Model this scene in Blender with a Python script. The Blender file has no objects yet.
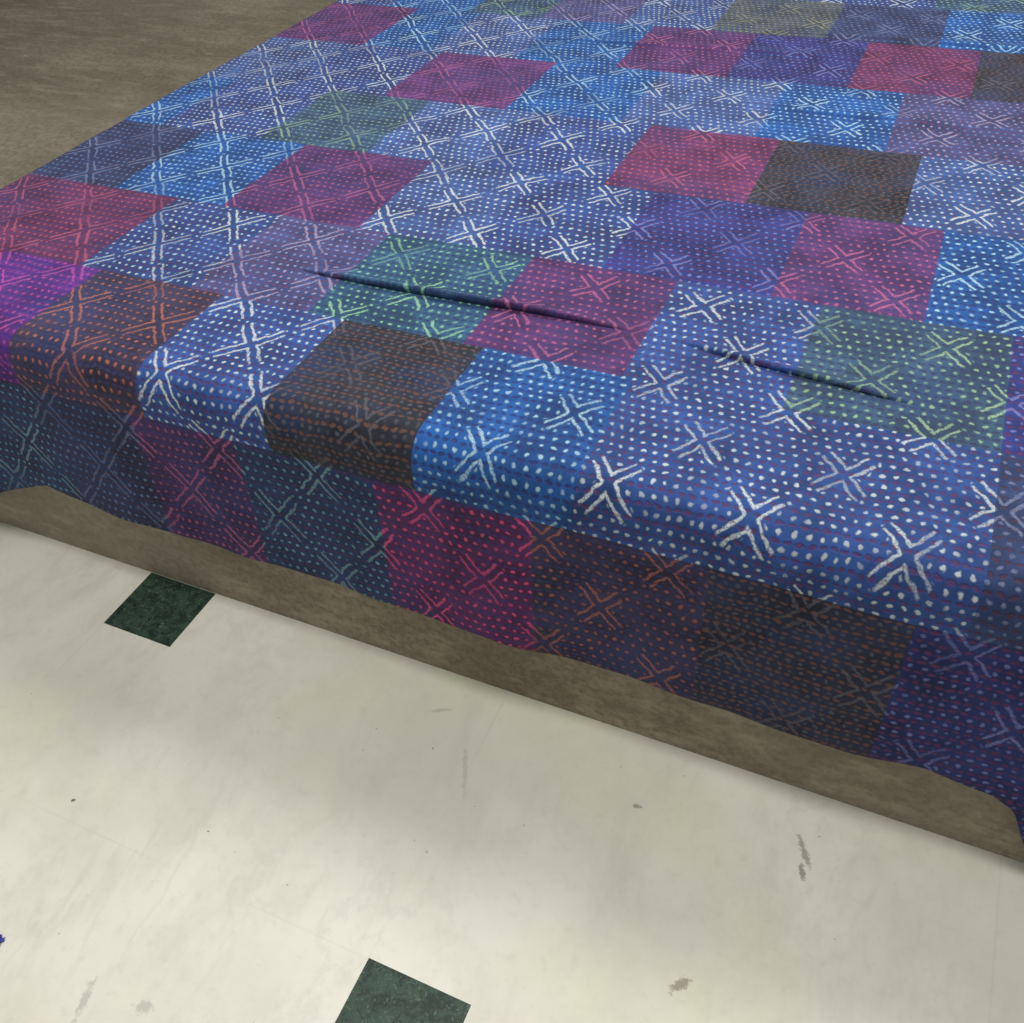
import bpy, bmesh, math, random
from mathutils import Matrix, Vector, noise
import numpy as np
random.seed(4)
S=bpy.context.scene
try: S.view_settings.view_transform='Standard'
except Exception: pass

def lin(c):
    r=[]
    for x in c[:3]:
        x/=255.0
        r.append(x/12.92 if x<=.04045 else ((x+.055)/1.055)**2.4)
    return (r[0],r[1],r[2],1.0)

# ---------- node helper ----------
class NT:
    def __init__(s,name):
        s.m=bpy.data.materials.new(name); s.m.use_nodes=True
        s.t=s.m.node_tree; s.n=s.t.nodes; s.l=s.t.links
        s.b=s.n['Principled BSDF']
    def new(s,t,**k):
        x=s.n.new(t)
        for a,b in k.items(): setattr(x,a,b)
        return x
    def put(s,sock,v):
        if v is None: return
        if isinstance(v,bpy.types.NodeSocket): s.l.new(v,sock)
        else: sock.default_value=v
    def math(s,op,a,b=None,c=None,clamp=False):
        x=s.new('ShaderNodeMath',operation=op,use_clamp=clamp)
        s.put(x.inputs[0],a); s.put(x.inputs[1],b); s.put(x.inputs[2],c)
        return x.outputs[0]
    def noise(s,vec,scale,detail=4,rough=.55,dist=0.0):
        x=s.new('ShaderNodeTexNoise'); s.put(x.inputs['Vector'],vec)
        x.inputs['Scale'].default_value=scale; x.inputs['Detail'].default_value=detail
        x.inputs['Roughness'].default_value=rough; x.inputs['Distortion'].default_value=dist
        return x.outputs['Fac']
    def ramp(s,f,lo,hi,a=0.0,b=1.0):
        x=s.new('ShaderNodeMapRange'); x.interpolation_type='SMOOTHSTEP'
        s.put(x.inputs[0],f)
        for i,v in zip((1,2,3,4),(lo,hi,a,b)): s.put(x.inputs[i],v)
        return x.outputs[0]
    def mix(s,f,a,b,mode='MIX'):
        x=s.new('ShaderNodeMix',data_type='RGBA',blend_type=mode)
        s.put(x.inputs[0],f); s.put(x.inputs[6],a); s.put(x.inputs[7],b)
        return x.outputs[2]
    def mapping(s,vec,scale=(1,1,1),rot=(0,0,0)):
        x=s.new('ShaderNodeMapping'); s.put(x.inputs[0],vec)
        x.inputs['Scale'].default_value=scale; x.inputs['Rotation'].default_value=rot
        return x.outputs[0]
    def bump(s,h,strength,dist):
        x=s.new('ShaderNodeBump'); s.put(x.inputs['Height'],h)
        x.inputs['Strength'].default_value=strength; x.inputs['Distance'].default_value=dist
        s.l.new(x.outputs[0],s.b.inputs['Normal'])

# ---------- quilt material ----------
q=NT('kantha_patchwork_cotton')
uv=q.new('ShaderNodeUVMap'); uv.uv_map='cloth'
nz=q.new('ShaderNodeTexNoise'); q.l.new(uv.outputs[0],nz.inputs['Vector'])
nz.inputs['Scale'].default_value=9; nz.inputs['Detail'].default_value=2
sep0=q.new('ShaderNodeSeparateColor'); q.l.new(nz.outputs['Color'],sep0.inputs[0])
nf=q.new('ShaderNodeTexNoise'); q.l.new(uv.outputs[0],nf.inputs['Vector'])
nf.inputs['Scale'].default_value=70; nf.inputs['Detail'].default_value=2
sepf=q.new('ShaderNodeSeparateColor'); q.l.new(nf.outputs['Color'],sepf.inputs[0])
su=q.new('ShaderNodeSeparateXYZ'); q.l.new(uv.outputs[0],su.inputs[0])
def wob(base,n1,n2,a,b):
    x=q.math('MULTIPLY_ADD',q.math('SUBTRACT',n1,.5),a,base)
    return q.math('MULTIPLY_ADD',q.math('SUBTRACT',n2,.5),b,x)
U=wob(su.outputs[0],sep0.outputs[0],sepf.outputs[0],.024,.010)
V=wob(su.outputs[1],sep0.outputs[1],sepf.outputs[1],.024,.010)
# lattice of crosses
a_=q.math('DIVIDE',q.math('ADD',U,.324),.2045)
b_=q.math('DIVIDE',q.math('SUBTRACT',V,.958),.246)
P=q.math('ADD',a_,b_); Q=q.math('SUBTRACT',a_,b_)
def dint(x):
    return q.math('ABSOLUTE',q.math('SUBTRACT',q.math('FRACT',q.math('ADD',x,.5)),.5))
dp=dint(P); dq=dint(Q)
arm=q.ramp(su.outputs[0],-1.2,-.5,.43,.32)
def armline(d,dalong):
    l=q.math('ABSOLUTE',q.math('SUBTRACT',d,.052))
    s1=q.ramp(l,.006,.025,1,0)
    w=q.math('SUBTRACT',dalong,arm)
    s2=q.ramp(w,-.02,.01,1,0)
    s3=q.ramp(dalong,.03,.05,0,1)
    return q.math('MULTIPLY',q.math('MULTIPLY',s1,s2),s3)
cross=q.math('MAXIMUM',armline(dp,dq),armline(dq,dp))
vary=q.ramp(q.noise(uv.outputs[0],4,3),.36,.56,.42,.9)
grain=q.ramp(q.noise(uv.outputs[0],260,2),.32,.58,.35,1.0)
cross=q.math('MULTIPLY',q.math('MULTIPLY',cross,vary),grain)
near=q.math('MULTIPLY',q.ramp(q.math('MINIMUM',dp,dq),.080,.105,0,1),1.0)
away=q.math('MAXIMUM',near,q.ramp(q.math('SUBTRACT',q.math('MAXIMUM',dp,dq),arm),0,.04,0,1))
# dots
du,dv=.0176,.0205
row=q.math('FLOOR',q.math('DIVIDE',V,dv))
uu=q.math('MULTIPLY_ADD',row,.37,q.math('DIVIDE',U,du))
fx=q.math('MULTIPLY',q.math('SUBTRACT',q.math('FRACT',uu),.5),du)
fy=q.math('MULTIPLY',q.math('SUBTRACT',q.math('FRACT',q.math('DIVIDE',V,dv)),.5),dv)
r=q.math('SQRT',q.math('ADD',q.math('MULTIPLY',fx,fx),q.math('MULTIPLY',fy,fy)))
dot=q.math('MULTIPLY',q.ramp(r,.0018,.0048,1,0),away)
dot=q.math('MULTIPLY',dot,q.ramp(q.noise(uv.outputs[0],13,3),.35,.6,.42,.95))
# in-between running stitch
V2=q.math('ADD',V,dv/2)
fy2=q.math('MULTIPLY',q.math('SUBTRACT',q.math('FRACT',q.math('DIVIDE',V2,dv)),.5),dv)
fx2=q.math('MULTIPLY',q.math('SUBTRACT',q.math('FRACT',q.math('DIVIDE',U,.015)),.5),.015)
r2=q.math('SQRT',q.math('ADD',q.math('MULTIPLY',q.math('MULTIPLY',fx2,fx2),.3),q.math('MULTIPLY',fy2,fy2)))
dot2=q.math('MULTIPLY',q.ramp(r2,.0018,.004,1,0),.8)
A=q.new('ShaderNodeAttribute',attribute_name='ground'); B=q.new('ShaderNodeAttribute',attribute_name='stitch')
C=q.new('ShaderNodeAttribute',attribute_name='thread')
g=A.outputs['Color']
gv=q.ramp(q.noise(uv.outputs[0],10,6,.65),.3,.7,.58,1.4)
comb=q.new('ShaderNodeCombineColor')
for i in range(3): q.l.new(gv,comb.inputs[i])
g=q.mix(1.0,g,comb.outputs[0],'MULTIPLY')
g=q.mix(q.ramp(q.noise(uv.outputs[0],6,4),.45,.7,0,.4),g,lin((38,60,108)))
c1=q.mix(dot2,g,C.outputs['Color'])
c2=q.mix(q.math('MULTIPLY',dot,.88),c1,B.outputs['Color'])
c3=q.mix(cross,c2,B.outputs['Color'])
q.l.new(c3,q.b.inputs['Base Color'])
q.b.inputs['Roughness'].default_value=.8
q.b.inputs['Specular IOR Level'].default_value=.22
q.b.inputs['Sheen Weight'].default_value=.03
q.b.inputs['Sheen Roughness'].default_value=.55
h=q.math('ADD',q.math('MULTIPLY',dot,.5),q.math('MULTIPLY',q.noise(uv.outputs[0],60,3),1.0))
h=q.math('SUBTRACT',h,q.math('MULTIPLY',dot2,.8))
q.bump(h,.5,.004)

# ---------- felt ----------
def felt(name,k):
    f=NT(name)
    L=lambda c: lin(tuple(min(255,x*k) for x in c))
    tc=f.new('ShaderNodeTexCoord').outputs['Object']
    n1=f.noise(f.mapping(tc,(1.0,2,2)),2.2,5,.6)
    n2=f.noise(tc,70,6,.75)
    c=f.mix(f.ramp(n1,.3,.7),L((105,97,81)),L((130,122,105)))
    c=f.mix(f.math('MULTIPLY',f.ramp(n2,.4,.62),.55),c,L((82,75,62)))
    n5=f.noise(f.mapping(tc,(.35,1,1)),26,5,.7)
    c=f.mix(f.math('MULTIPLY',f.ramp(n5,.5,.68),.35),c,L((152,143,123)))
    n4=f.noise(f.mapping(tc,(.6,2.2,1),(0,0,.5)),1.3,3)
    c=f.mix(f.math('MULTIPLY',f.ramp(n4,.5,.7),.3),c,L((140,133,117)))
    f.l.new(c,f.b.inputs['Base Color']); f.b.inputs['Roughness'].default_value=.92
    f.b.inputs['Specular IOR Level'].default_value=.15
    f.bump(f.math('ADD',n2,f.noise(tc,300,2)),.6,.004)
    return f.m
felt_top=felt('brown_felt_top',.93); felt_side_lit=felt('brown_felt_side_lit',1.25)  # same felt; side copy lightened so floor bounce is in its colour

# ---------- marble ----------
X0,Y0=-1.396,.790
m=NT('white_marble')
tc=m.new('ShaderNodeTexCoord').outputs['Object']
sx=m.new('ShaderNodeSeparateXYZ'); m.l.new(tc,sx.inputs[0])
big=m.noise(tc,1.9,5,.55)
c=m.mix(m.ramp(big,.35,.65),lin((203,200,184)),lin((220,217,203)))
ylw=m.noise(m.mapping(tc,(1,1,1),(0,0,1)),2.1,3)
c=m.mix(m.math('MULTIPLY',m.ramp(ylw,.5,.72),.45),c,lin((210,214,166)))
v1=m.noise(m.mapping(tc,(1,.6,1),(0,0,.6)),3.4,7,.65,.5)
vein=m.ramp(m.math('ABSOLUTE',m.math('SUBTRACT',v1,.5)),0,.035,1,0)
c=m.mix(m.math('MULTIPLY',vein,m.math('MULTIPLY',m.ramp(m.noise(tc,1.7,2),.42,.62),.14)),c,lin((158,157,146)))
cl=m.noise(m.mapping(tc,(1,.6,1),(0,0,.5)),6,7,.7,.2)
c=m.mix(m.math('MULTIPLY',m.ramp(cl,.45,.7),.38),c,lin((184,181,165)))
fine=m.noise(tc,40,5,.7)
c=m.mix(m.math('MULTIPLY',m.ramp(fine,.5,.75),.25),c,lin((178,175,160)))
ch2=m.noise(tc,75,1)
c=m.mix(m.math('MULTIPLY',m.ramp(ch2,.79,.83),.7),c,lin((90,88,76)))
def stain(c,x,y,rx,ry,rot,st,col):
    dx=m.math('SUBTRACT',sx.outputs[0],x); dy=m.math('SUBTRACT',sx.outputs[1],y)
    ca,sa=math.cos(rot),math.sin(rot)
    a=m.math('ADD',m.math('MULTIPLY',dx,ca/rx),m.math('MULTIPLY',dy,sa/rx))
    b=m.math('ADD',m.math('MULTIPLY',dx,-sa/ry),m.math('MULTIPLY',dy,ca/ry))
    d=m.math('SQRT',m.math('ADD',m.math('MULTIPLY',a,a),m.math('MULTIPLY',b,b)))
    d=m.math('ADD',d,m.math('MULTIPLY',m.math('SUBTRACT',m.noise(tc,110,4,.7),.5),3.2))
    return m.mix(m.ramp(d,.5,1.2,st,0),c,lin(col))
c=stain(c,.070,.835,.030,.006,2.1,.65,(120,118,104))
c=stain(c,.073,.800,.016,.005,1.9,.7,(108,106,94))
c=stain(c,-.059,.555,.020,.008,.9,.7,(120,108,90))
c=stain(c,-.893,.183,.030,.007,1.8,.4,(130,130,122))
c=stain(c,-.80,.21,.016,.010,.2,.4,(130,130,122))
c=stain(c,-.521,.762,.055,.005,2.0,.3,(140,138,126))
c=stain(c,-.21,.81,.009,.004,.2,.6,(100,96,84))
c=stain(c,-1.155,.44,.004,.004,.2,.9,(70,66,60))
c=stain(c,-.62,.86,.02,.004,.5,.35,(130,128,116))
def joint(s,o,per):
    t=m.math('DIVIDE',m.math('SUBTRACT',s,o),per)
    return m.math('MULTIPLY',m.math('ABSOLUTE',m.math('SUBTRACT',m.math('FRACT',m.math('ADD',t,.5)),.5)),per)
jy=joint(sx.outputs[1],Y0+.155,.54); jx=joint(sx.outputs[0],X0,.88)
j=m.ramp(m.math('MINIMUM',jy,jx),.0006,.0028,1,0)
j=m.math('MULTIPLY',j,m.ramp(m.noise(tc,3,2),.4,.6,.15,1))
c=m.mix(m.math('MULTIPLY',j,.12),c,lin((150,148,132)))
m.l.new(c,m.b.inputs['Base Color']); m.b.inputs['Roughness'].default_value=.38
m.bump(m.noise(tc,12,3),.08,.003)

gm=NT('green_marble')
tc=gm.new('ShaderNodeTexCoord').outputs['Object']
n=gm.noise(tc,45,6,.7,1.2)
c=gm.mix(gm.ramp(n,.38,.6),lin((26,42,34)),lin((50,72,58)))
c=gm.mix(gm.math('MULTIPLY',gm.ramp(gm.noise(tc,90,4,.6,2),.56,.68),.6),c,lin((104,124,106)))
gm.l.new(c,gm.b.inputs['Base Color']); gm.b.inputs['Roughness'].default_value=.45
gm.b.inputs['Specular IOR Level'].default_value=.3

# ---------- floor ----------
def uniq(l): return sorted(set(round(x,4) for x in l))
ins=[]
for i in range(-5,6):
    for k in range(-5,6):
        x=X0+i*.88+k*.54; y=Y0-i*.54+k*.88
        if -5.5<x<4.5 and -2.3<y<3: ins.append((x,y))
iw,ih=.178,.157
xs=[-6,5]; ys=[-2.5,7]
for x,y in ins:
    xs+= [x,x+iw]; ys+= [y,y+ih]
xs=uniq(xs); ys=uniq(ys)
bm=bmesh.new()
vg=[[bm.verts.new((x,y,0)) for x in xs] for y in ys]
for jj in range(len(ys)-1):
    for ii in range(len(xs)-1):
        fc=bm.faces.new((vg[jj][ii],vg[jj][ii+1],vg[jj+1][ii+1],vg[jj+1][ii]))
        cx=(xs[ii]+xs[ii+1])/2; cy=(ys[jj]+ys[jj+1])/2
        if any(x<cx<x+iw and y<cy<y+ih for x,y in ins): fc.material_index=1
me=bpy.data.meshes.new('floor'); bm.to_mesh(me); bm.free()
fl=bpy.data.objects.new('floor',me); S.collection.objects.link(fl)
me.materials.append(m.m); me.materials.append(gm.m)

# ---------- small blue scrap on the floor ----------
bp=NT('blue_paper'); bp.b.inputs['Base Color'].default_value=lin((48,56,140)); bp.b.inputs['Roughness'].default_value=.6
bm=bmesh.new(); gr=[]
for a in range(7):
    gr.append([bm.verts.new((-1.094+a*.0023+.002*math.sin(b*2.1),.187+b*.003+.002*math.sin(a*1.3),.0012+.004*abs(noise.noise(Vector((a*.6,b*.6,1)))))) for b in range(7)])
for a in range(6):
    for b in range(6): bm.faces.new((gr[a][b],gr[a+1][b],gr[a+1][b+1],gr[a][b+1]))
me=bpy.data.meshes.new('blue_paper_scrap'); bm.to_mesh(me); bm.free(); me.materials.append(bp.m)
o=bpy.data.objects.new('blue_paper_scrap',me); S.collection.objects.link(o)

# ---------- platform ----------
F=.938; T=.594; R=.045
bm=bmesh.new()
prof=[(.944,0.0)]
for k in range(1,11): prof.append((.944,.0545*k))
for k in range(0,9):
    a=math.pi/2*k/8; prof.append((.944+.044-.044*math.cos(a),T-.049+.044*math.sin(a)))
y=1.0
while y<5.4:
    prof.append((y+.06,T-.005)); y+=.06
prof+= [(5.42,.57),(5.42,0)]
xsP=np.arange(-5.0,2.61,.06)
rows=[]
for x in xsP:
    r_=[]
    for i,(y,z) in enumerate(prof):
        w=noise.noise(Vector((x*1.7,y*2,z*3)))*.004
        yy,zz=y,z
        if y<1.0 and z<.545: yy=y+.004+w*(1 if z>0 else .3)
        elif z>T-.01 and y>1.1: zz=z-.004+w*.8
        r_.append(bm.verts.new((x,yy,zz)))
    rows.append(r_)
for i in range(len(rows)-1):
    for k in range(len(prof)-1):
        fc=bm.faces.new((rows[i][k],rows[i+1][k],rows[i+1][k+1],rows[i][k+1]))
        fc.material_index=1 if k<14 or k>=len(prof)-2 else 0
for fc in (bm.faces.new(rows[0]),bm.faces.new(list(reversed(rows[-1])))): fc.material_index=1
bmesh.ops.recalc_face_normals(bm,faces=bm.faces)
me=bpy.data.meshes.new('felt_covered_platform'); bm.to_mesh(me); bm.free()
for p in me.polygons: p.use_smooth=len(p.vertices)==4
me.materials.append(felt_top); me.materials.append(felt_side_lit)
pf=bpy.data.objects.new('felt_covered_platform',me); S.collection.objects.link(pf)

# ---------- patchwork ----------
PAL={ # ground, stitch, thread
'den':((42,72,130),(196,204,200),(80,50,90)),
'lden':((56,86,138),(202,208,206),(84,60,102)),
'blu':((28,82,146),(168,202,214),(44,46,98)),
'ind':((40,46,108),(116,120,174),(90,44,80)),
'mar':((86,44,88),(170,94,130),(56,54,110)),
'red':((104,42,74),(178,92,116),(62,56,106)),
'pnk':((112,36,86),(222,82,128),(54,50,108)),
'mag':((98,36,120),(186,82,156),(46,46,130)),
'blk':((43,44,50),(90,90,98),(100,68,58)),
'bwn':((62,46,54),(170,102,86),(52,56,98)),
'olv':((56,82,102),(148,176,138),(54,52,86)),
'grn':((44,80,104),(144,196,152),(46,54,92)),
'ylo':((80,86,86),(156,154,108),(54,58,80)),
'sla':((44,56,88),(114,122,152),(68,44,62)),
'pur':((68,74,120),(168,154,180),(104,60,88)),
'tea':((32,58,94),(118,160,166),(72,48,74)),
}
RB=[.2,.535,.866,1.205,1.525,1.868,2.208,2.57,2.93,3.27,3.61,3.95,4.29,4.7]
E=9
ROW={
0:[(-1.2,'ind'),(-.6,'mar'),(0,'blu'),(.3,'ind'),(E,'ind')],
1:[(-1.72,'blu'),(-1.47,'tea'),(-1.23,'sla'),(-1.00,'mar'),(-.72,'tea'),(-.44,'pnk'),(-.16,'bwn'),(.12,'blk'),(.42,'ind'),(E,'ind')],
2:[(-1.75,'pnk'),(-1.49,'mag'),(-1.19,'bwn'),(-.92,'den'),(-.64,'blk'),(-.37,'blu'),(-.1,'den'),(.18,'den'),(.48,'sla'),(E,'den')],
3:[(-1.55,'red'),(-1.27,'den'),(-1.00,'pur'),(-.675,'grn'),(-.39,'mar'),(-.13,'den'),(.18,'olv'),(.48,'ind'),(E,'mar')],
4:[(-1.74,'sla'),(-1.43,'blu'),(-1.08,'mar'),(-.82,'lden'),(-.535,'den'),(-.218,'ind'),(.045,'mar'),(.34,'blu'),(E,'den')],
5:[(-1.88,'blu'),(-1.57,'den'),(-1.26,'olv'),(-.96,'lden'),(-.655,'den'),(-.345,'red'),(-.04,'blk'),(.26,'lden'),(E,'blu')],
6:[(-1.74,'lden'),(-1.41,'den'),(-1.05,'mar'),(-.74,'blu'),(-.41,'lden'),(-.12,'blu'),(.2,'pur'),(E,'den')],
7:[(-1.68,'mar'),(-1.45,'blu'),(-1.18,'lden'),(-.88,'blu'),(-.57,'mar'),(-.26,'ind'),(.035,'red'),(.33,'blk'),(E,'blu')],
8:[(-1.8,'den'),(-1.5,'blu'),(-1.25,'olv'),(-.98,'pur'),(-.71,'lden'),(-.38,'ylo'),(-.08,'sla'),(.25,'blu'),(E,'den')],
}
for rr in range(9,14):
    x=-2.0+random.random()*.3; l=[]
    while x<1.2:
        l.append((round(x,2),random.choice(['den','lden','blu','den','lden','mar','olv','ind','ylo','sla']))); x+=.3
    l.append((E,'den')); ROW[rr]=l
def patch(u,v):
    for i in range(len(RB)-1):
        if v<RB[i+1]: break
    for e,k in ROW[i]:
        if u<e: return k,i,e
    return 'den',i,9
hemP=[(-2.1,.10),(-1.9,.12),(-1.78,.14),(-1.66,.195),(-1.56,.23),(-1.2,.21),(-.9,.203),(-.5,.20),(0,.20),(.2,.212),(.30,.195),(.335,.17),(.375,.085),(.45,.05),(1.2,.05)]
def hem(x):
    for (a,b),(c_,d) in zip(hemP,hemP[1:]):
        if x<=c_: return b+(d-b)*(x-a)/(c_-a)+.002*math.sin(x*19)+.0015*math.sin(x*43)
    return .05
KV=F+R-(R*math.pi/2)-(T-R)
us=[-2.007]+list(np.arange(-2.0,1.2001,.01))
vs=list(np.arange(.38,4.5001,.01))
def add_snap(arr,vals):
    for b in vals:
        k=int(np.argmin([abs(a-b) for a in arr])); arr[k]=b
add_snap(vs,RB[1:-1])
vs=sorted(set([round(v,4) for v in vs]+[round(v,4) for v in np.arange(1.24,1.40,.0022)]))
vs=[v for i,v in enumerate(vs) if i==0 or v-vs[i-1]>.0010 or v in RB]
def ridge(x,y,x0,x1,yc,slope,w,hh,wf=.3):
    t=(x-x0)/(x1-x0)
    if t<0 or t>1: return 0
    e=math.sin(math.pi*t)**.6
    d=(y-(yc+slope*(x-x0)+.004*math.sin(x*9)))
    return hh*e*math.exp(-(d/w)**2) if d>0 else hh*e*math.exp(-(d/(w*wf))**2)
def pos(u,v):
    v=max(v,hem(u)+KV)
    a=F+R-v
    n=noise.noise(Vector((u*2.2,v*2.2,0)))*.5+.5
    n2=noise.noise(Vector((u*9,v*9,3)))*.5+.5
    n3=noise.noise(Vector((u*5,v*14,7)))*.5+.5
    if a<0:
        y,z=v,T; ny,nzv=0,1
    elif a<R*math.pi/2:
        g_=a/R; y=F+R-R*math.sin(g_); z=T-R+R*math.cos(g_); ny,nzv=-math.sin(g_),math.cos(g_)
    else:
        y=F; z=T-R-(a-R*math.pi/2); ny,nzv=-1,0
    off=.004*n+.0022*n2+.0016*n3
    # flattened pinch folds: a sharp leading lip that overhangs slightly towards the front
    rg=ridge(u,v,-1.10,-.42,1.335,0,.016,.018,.14)
    rg+=ridge(u,v,-.34,.06,1.335,-.14,.014,.013,.16)
    off+=rg
    if a<0: y-=rg*.55
    off+=ridge(u,v,-.75,.0,1.10,-.05,.03,.003)
    off+=ridge(u,v,-1.7,-.9,1.9,.1,.03,.004)
    off+=ridge(u,v,-.6,.3,2.4,-.02,.03,.006)
    off+=ridge(u,v,-1.2,-.2,2.75,.03,.03,.007)
    off+=ridge(u,v,-.45,.45,2.96,.0,.03,.008)
    k,ri,e=patch(u,v)
    rb=min(abs(v-b) for b in RB); cb=abs(u-e)
    off-=.0015*math.exp(-(rb/.008)**2)+.0015*math.exp(-(cb/.009)**2)
    dd=max(0,a)
    off+= min(1,dd/.35)*( .007*(1+math.sin(u*9+.7+2*noise.noise(Vector((u*2,0,5)))))+.002*(1+math.sin(u*23)) )
    if dd>.2: off+=(dd-.2)*.03
    off=max(off,.0012)
    return (u,y+ny*off,z+nzv*off),v
vco=[];uvs=[]
nu,nv=len(us),len(vs)
clamped=[]
for jv,v in enumerate(vs):
    for iu,u in enumerate(us):
        p,v2=pos(u,v); vco.append(p); uvs.append((u,v2)); clamped.append(v2>v+1e-6)
faces=[]
for jv in range(nv-1):
    for iu in range(nu-1):
        a=jv*nu+iu
        q4=(a,a+1,a+nu+1,a+nu)
        if all(clamped[k] for k in q4): continue
        faces.append(q4)
me=bpy.data.meshes.new('patchwork_bedspread')
me.from_pydata(vco,[],faces); me.update()
cache={}
def lerp(a,b,t): return tuple(a[i]*(1-t)+b[i]*t for i in range(3))+(1,)
NAVY=lin((40,62,112)); NAVY_SHADE=lin((28,34,72))
LU=[];L1=[];L2=[];L3=[]
for q4 in faces:
    cu=sum(uvs[k][0] for k in q4)/4; cv=sum(uvs[k][1] for k in q4)/4
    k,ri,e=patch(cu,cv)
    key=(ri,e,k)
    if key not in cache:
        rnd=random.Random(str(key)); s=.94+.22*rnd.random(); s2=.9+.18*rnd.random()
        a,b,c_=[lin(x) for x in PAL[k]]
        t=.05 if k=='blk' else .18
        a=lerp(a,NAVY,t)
        if ri<=1: a=lerp(a,NAVY_SHADE,.35); s2*=.85; s*=.88  # hanging front rows: shade of the drop painted into the patch colours
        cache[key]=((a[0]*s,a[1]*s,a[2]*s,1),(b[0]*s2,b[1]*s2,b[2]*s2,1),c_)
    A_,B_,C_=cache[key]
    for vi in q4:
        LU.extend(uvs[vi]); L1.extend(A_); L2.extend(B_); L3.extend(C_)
me.uv_layers.new(name='cloth')
for n_ in ('ground','stitch','thread'): me.color_attributes.new(n_,'FLOAT_COLOR','CORNER')
me.uv_layers['cloth'].data.foreach_set('uv',LU)
for n_,L in (('ground',L1),('stitch',L2),('thread',L3)):
    me.color_attributes[n_].data.foreach_set('color',L)
me.polygons.foreach_set('use_smooth',[True]*len(me.polygons))
me.materials.append(q.m)
qo=bpy.data.objects.new('patchwork_bedspread',me); S.collection.objects.link(qo)
bm=bmesh.new(); bm.from_mesh(me); bmesh.ops.remove_doubles(bm,verts=bm.verts,dist=1e-5)
loose=[v for v in bm.verts if not v.link_faces]; bmesh.ops.delete(bm,geom=loose,context='VERTS')
bm.to_mesh(me); bm.free()
so=qo.modifiers.new('thickness','SOLIDIFY'); so.thickness=.003; so.offset=1

# ---------- lights ----------
W=bpy.data.worlds.new('world'); S.world=W; W.use_nodes=True
W.node_tree.nodes['Background'].inputs[0].default_value=(.95,.97,1,1)
W.node_tree.nodes['Background'].inputs[1].default_value=.35
def area(n,loc,size,size_y,e,col,tgt):
    l=bpy.data.lights.new(n,'AREA'); l.shape='RECTANGLE'; l.size=size; l.size_y=size_y; l.energy=e; l.color=col
    o=bpy.data.objects.new(n,l); S.collection.objects.link(o); o.location=loc
    o.rotation_euler=(Vector(tgt)-Vector(loc)).to_track_quat('-Z','Y').to_euler()
area('ceiling_light',(-.1,3.2,3.8),4.5,1.0,115,(1,.99,.96),(.1,1.3,.3))
area('ceiling_light',(0,.35,4.2),5.0,1.0,112,(1,.985,.95),(0,.3,0))

# ---------- camera ----------
cd=bpy.data.cameras.new('camera'); co=bpy.data.objects.new('camera',cd); S.collection.objects.link(co)
cd.sensor_width=36; cd.lens=936/1024*36
M=Matrix(((.9134,-.2413,.3278),(.4034,.6463,-.6477),(-.0556,.7238,.6876)))
qq=M.to_quaternion(); co.rotation_mode='QUATERNION'; co.rotation_quaternion=qq
co.location=(0,0,1.5)
S.camera=co
